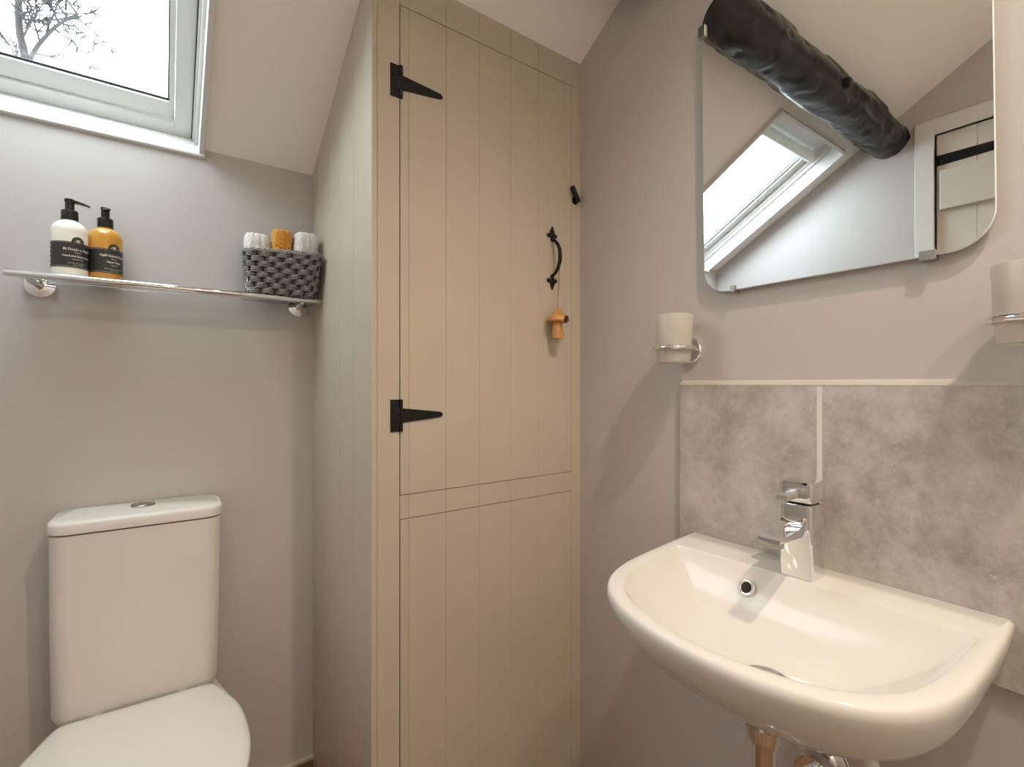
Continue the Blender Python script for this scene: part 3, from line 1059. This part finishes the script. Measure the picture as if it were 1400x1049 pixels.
# waste pipe under the basin
tw = thing('waste_trap', (.705, .366, .36), 'chrome waste pipe and trap below the basin', 'pipe')
px, py = dc[0], dc[1]
bm = B(); tube(bm, [(px, py, .694), (px, py, .40)], .0165, 32)
obj('tail_pipe', bm, 'chrome', tw)
bm = B(); lathe(bm, [(.017, .012), (.0225, .010), (.0235, .016), (.0265, .030)], (px, py, .6330), (0, 0, 1), 36)
lathe(bm, [(.0185, 0), (.0205, .001), (.0205, .008), (.0185, .009)], (px, py, .6360), (0, 0, 1), 36)
obj('collar_nut', bm, 'chrome', tw)
bm = B(); lathe(bm, [(.012, .30), (.030, .305), (.033, .32), (.033, .46), (.031, .475), (.024, .48), (.0165, .482)], (px, py, 0), (0, 0, 1), 40)
obj('trap_bottle', bm, 'chrome', tw)
bm = B(); tube(bm, [(px + .02, py, .435), (px + .06, py, .455), (.80, py + .004, .475), (.945, .385, .487)], .0185, 28)
obj('outlet_pipe', bm, 'chrome', tw)
bm = B(); lathe(bm, [(.019, 0), (.030, .001), (.0315, .004), (.0315, .020), (.028, .024), (.024, .030), (.0185, .031)], (.900, .3815, .4850), (1, .04, .06), 36)
obj('outlet_nut', bm, 'chrome', tw)
bm = B(); lathe(bm, [(.045, 0), (.045, .003), (.038, .010), (.022, .014)], (XR, .385, .487), (-1, 0, 0), 40)
obj('wall_rose', bm, 'chrome', tw)

hs = thing('supply_hose', (.90, .26, .25), 'white plastic supply hose below the basin, right of the chrome trap', 'hose')
bm = B(); tube(bm, smooth_curve([(.868, .300, .690), (.868, .298, .640), (.872, .288, .580), (.885, .270, .50), (.905, .25, .38), (.91, .245, .25)], 24), .0105, 18)
obj('hose', bm, 'plastic_white', hs)
bm = B(); lathe(bm, [(.014, 0), (.014, .02), (.011, .024)], (.868, .2985, .648), (0, 0, 1), 8)
obj('hose_nut', bm, 'plastic_white', hs)
bm = B(); tube(bm, [(.91, .245, .26), (.91, .245, .20), (.93, .245, .18), (XR, .245, .18)], .0085, 16)
obj('wall_elbow', bm, 'chrome', hs)

# ------------------------------------------------------------------ mirror
MX = XR - .014
mr = thing('wall_mirror', (MX, .388, 1.65), 'frameless wall mirror with rounded corners above the basin', 'mirror')
ang = math.radians(.6)


def mrot(y, z, c=(.388, 1.65)):
    dy, dz = y - c[0], z - c[1]
    # tipped a touch: the top leans towards the cupboard
    return (c[0] + dy * math.cos(ang) + dz * math.sin(ang), c[1] - dy * math.sin(ang) + dz * math.cos(ang))


def m_ring(x, inset):
    return [(x, *mrot(y, z)) for y, z in rrect(.1640 + inset, .6115 - inset, 1.3400 + inset, 1.9580 - inset, .052 - inset, 12)]


bm = B()
rings(bm, [m_ring(MX + .0045, 0), m_ring(MX + .0008, 0), m_ring(MX + .0001, .0012)], cap0=True, cap1=False)
ge = obj('glass_edge', bm, 'glass_edge', mr, angle=40)
bm = B(); bm.faces.new([bm.verts.new(p) for p in m_ring(MX, .0012)])
obj('silvered_face', bm, 'mirror', mr, smooth=False)


def clip(y, z, dy, dz):
    bm = B()
    rbox(bm, MX - .0045, XR, min(y, y + dy), max(y, y + dy), min(z, z + dz), max(z, z + dz), .0005, 1)
    obj('mirror_clip', bm, 'satin', mr, angle=20)


clip(.6040, 1.884, .016, .024)
clip(.5385, 1.3475, .009, -.013)
clip(.2255, 1.3495, .020, -.014)
clip(.1745, 1.884, -.014, .024)

# ------------------------------------------------------------------ tumbler holders


def holder(Y, dz, label_h, label_t):
    cxh = .888
    zt, zb, zrng = 1.296 + dz, 1.194 + dz, 1.226 + dz
    th = thing('tumbler_holder', (XR, Y, zrng), label_h, 'tumbler holder', 'chrome tumbler holders either side of the basin')
    bm = B()
    lathe(bm, [(.0288, 0), (.0288, .006), (.027, .0085), (.022, .0098), (.001, .0102)], (XR, Y, zrng - .002), (-1, 0, 0), 44)
    obj('wall_plate', bm, 'chrome', th, angle=30)
    bm = B(); tube(bm, [(XR - .008, Y, zrng), (cxh + .0385, Y, zrng)], .0052, 16)
    obj('arm', bm, 'chrome', th)
    bm = B()
    torus(bm, (cxh, Y, zrng), (0, 0, 1), .0404, .0047, 64, 16)
    obj('ring', bm, 'chrome', th, angle=30)
    tt = thing('tumbler', (cxh, Y, zb), label_t, 'tumbler', 'frosted tumblers')
    bm = B()
    H = zt - zb
    lathe(bm, [(.028, 0), (.0325, .0015), (.0338, .006), (.0362, .032), (.0388, H - .001), (.0384, H), (.0370, H - .0008), (.0345, .032), (.0320, .010), (.001, .0085)], (cxh, Y, zb), (0, 0, 1), 56)
    obj('cup', bm, 'frost', tt, angle=50)


holder(.649, 0, 'chrome tumbler holder on the wall left of the mirror, nearest the cupboard', 'frosted glass tumbler held left of the basin')
holder(.120, .006, 'chrome tumbler holder at the right edge, below the mirror corner', 'frosted glass tumbler held right of the basin')

# ------------------------------------------------------------------ ledged door in the left wall (seen in the mirror)
dr = bpy.data.objects.new('door_1', None); COL.objects.link(dr); dr['kind'] = 'structure'
dr.location = (XL, .2, 0)
bm = B()
ax0, ax1 = XL - .02, XL + .016
for y0, y1, z0, z1 in ((DY1, DY1 + .058, 0, DZ + .055), (DY0 - .058, DY0, 0, DZ + .055), (DY0, DY1, DZ, DZ + .055)):
    box(bm, ax0, ax1, y0, y1, z0, z1)
box(bm, XL - .1, XL - .02, DY1 - .001, DY1 + .01, 0, DZ); box(bm, XL - .1, XL - .02, DY0 - .01, DY0 + .001, 0, DZ); box(bm, XL - .1, XL - .02, DY0, DY1, DZ - .001, DZ + .01)
bevel(obj('door_frame', bm, 'gloss_white', dr, smooth=False), .002, 2)
bm = B()
ys = [DY1 - .003, .4657, .345, .225, .105, -.015, DY0 + .003]
for i in range(len(ys) - 1):
    y1, y0 = ys[i], ys[i + 1]; c = .003
    prof = [(XL - .006 - c, y0), (XL - .006, y0 + c), (XL - .006, y1 - c), (XL - .006 - c, y1), (XL - .04, y1), (XL - .04, y0)]
    prism(bm, [(x, y, .008) for x, y in prof], [(x, y, DZ - .004) for x, y in prof])
obj('door_boards', bm, 'doorpaint', dr, smooth=False)
for z0, z1 in ((1.8065, 1.955), (.95, 1.10), (.22, .37)):
    bm = B(); box(bm, XL - .006, XL + .014, DY0 + .03, .568, z0, z1)
    bevel(obj('ledge', bm, 'doorpaint', dr, smooth=False), .003, 2)
for zc in (1.9985, .40):
    bm = B()
    pl = [(.582, zc - .0195), (.582, zc + .0195), (.20, zc + .012), (.17, zc), (.20, zc - .012)]
    prism(bm, [(XL - .002, y, z) for y, z in pl], [(XL - .006, y, z) for y, z in pl])
    tube(bm, [(XL + .003, .590, zc - .048), (XL + .003, .590, zc + .048)], .006, 12)
    box(bm, XL - .002, XL + .004, .578, .590, zc - .0195, zc + .0195)
    for y in (.566, .53, .45, .36, .27):
        lathe(bm, [(.0055, 0), (.005, .002), (.002, .0035)], (XL - .002, y, zc + (.009 if y in (.53,) else -.006)), (1, 0, 0), 12)
    obj('strap_hinge', bm, 'iron', dr, angle=30)

# ------------------------------------------------------------------ downlights in the flat ceiling
LIGHTS = [(.50, -.28, 27, 'recessed ceiling downlight nearest the mirror wall'),
          (.30, -.62, 14, 'recessed ceiling downlight nearest the rear wall'),
          (-.10, -.30, 4, 'recessed ceiling downlight nearest the entrance door')]
for i, (x, y, pw, lb) in enumerate(LIGHTS):
    th = thing('ceiling_downlight', (x, y, zr), lb, 'ceiling light', 'recessed ceiling downlights')
    bm = B(); lathe(bm, [(.026, -.001), (.028, -.004), (.040, -.004), (.042, 0)], (x, y, zr), (0, 0, 1), 36, False, False)
    obj('bezel', bm, 'chrome', th)
    bm = B(); lathe(bm, [(.026, -.0010), (.001, -.0012)], (x, y, zr), (0, 0, 1), 28, False, True)
    obj('lens', bm, 'lens', th)
    ld = bpy.data.lights.new('downlight lamp', 'SPOT'); ld.energy = pw; ld.color = (1, .84, .67)
    ld.shadow_soft_size = .03; ld.spot_size = math.radians(125); ld.spot_blend = .6
    lo = bpy.data.objects.new('downlight lamp', ld); COL.objects.link(lo)
    lo.location = (x, y, zr - .01)

# ------------------------------------------------------------------ bare tree beyond the roof window
tr_ = thing('bare_tree', (-1.25, 8.0, -2.6), 'bare winter birch tree outside beyond the roof window', 'tree')
bm = B()


def branch(p0, d, length, r, depth):
    d = Vector(d).normalized(); p = Vector(p0); pts = [p.copy()]; rs = [r]
    n = max(4, int(length / .16))
    for i in range(n):
        d = (d + Vector((random.uniform(-1, 1), random.uniform(-1, 1), random.uniform(-.6, .9))) * .16).normalized()
        p = p + d * length / n
        pts.append(p.copy()); rs.append(r * (1 - .75 * (i + 1) / n))
    tube(bm, pts, rs, 6 if depth else 9)
    if depth >= 3: return
    for k in range((7, 9, 5)[depth]):
        i = random.randint(max(1, n // 5), n)
        q = pts[i]; dd = (pts[i] - pts[i - 1]).normalized()
        side = Vector((random.uniform(-1, 1), random.uniform(-1, 1), random.uniform(-.5, .8)))
        branch(q, dd * .55 + side * .8, length * random.uniform(.35, .6), max(.010, rs[i] * .6), depth + 1)


trunk = [(-1.22, 8.0, -2.6), (-1.26, 8.0, 1.0), (-1.27, 8.0, 3.4), (-1.284, 8.0, 4.85), (-1.333, 8.0, 5.245), (-1.345, 8.0, 5.62), (-1.33, 8.0, 6.3), (-1.30, 8.02, 7.0)]
tt_ = smooth_curve(trunk, 60)
tube(bm, tt_, [.085 - .0011 * k for k in range(60)], 12)
for k in (40, 43, 46, 48, 50, 52, 54, 56, 58):
    branch(tt_[k], (random.uniform(-1, 1), random.uniform(-.6, .6), random.uniform(.2, .9)), random.uniform(.5, 1.0), .013, 1)
b1 = smooth_curve([(-1.284, 8.0, 4.85), (-1.20, 7.97, 5.08), (-1.114, 7.95, 5.25), (-.98, 7.9, 5.44), (-.81, 7.85, 5.60)], 24)
tube(bm, b1, [.026 - .0005 * k for k in range(24)], 8)
for k, d, l in ((12, (.05, .1, 1), .95), (17, (-.3, .1, 1), .75), (23, (-.6, .1, .9), .7), (20, (-.5, -.2, .9), .6), (9, (-.2, .2, .9), .5)):
    branch(b1[k], d, l, .014, 1)
for k, d, l in ((22, (.9, 0, -.6), .45), (20, (.7, .2, -.7), .40), (18, (.6, .1, -.9), .35), (5, (1, .1, .15), .55), (15, (.8, .1, -.5), .35)):
    branch(b1[k], d, l, .010, 2)
obj('branches', bm, 'twig', tr_, angle=80)

# ------------------------------------------------------------------ daylight
wd = bpy.data.worlds.new('overcast sky'); scene.world = wd; wd.use_nodes = True
bg = wd.node_tree.nodes['Background']
bg.inputs['Color'].default_value = (.83, .93, 1.0, 1)
bg.inputs['Strength'].default_value = 6.2
pt = bpy.data.lights.new('skylight portal', 'AREA'); pt.shape = 'RECTANGLE'
pt.size = FX1 - FX0; pt.size_y = SKT1
pt.cycles.is_portal = True
po = bpy.data.objects.new('skylight portal', pt); COL.objects.link(po)
po.location = sp((FX0 + FX1) / 2, SKT1 / 2, .135)
po.rotation_euler = (math.atan2(-ST, CT), 0, 0)

vs = scene.view_settings
vs.view_transform = 'Standard'; vs.look = 'None'; vs.exposure = 1.18; vs.gamma = 1
vs.use_curve_mapping = False
scene.cycles.max_bounces = 12
scene.cycles.diffuse_bounces = 8
scene.cycles.glossy_bounces = 8
scene.cycles.transparent_max_bounces = 16
scene.cycles.sample_clamp_indirect = 6
scene.cycles.use_denoising = True
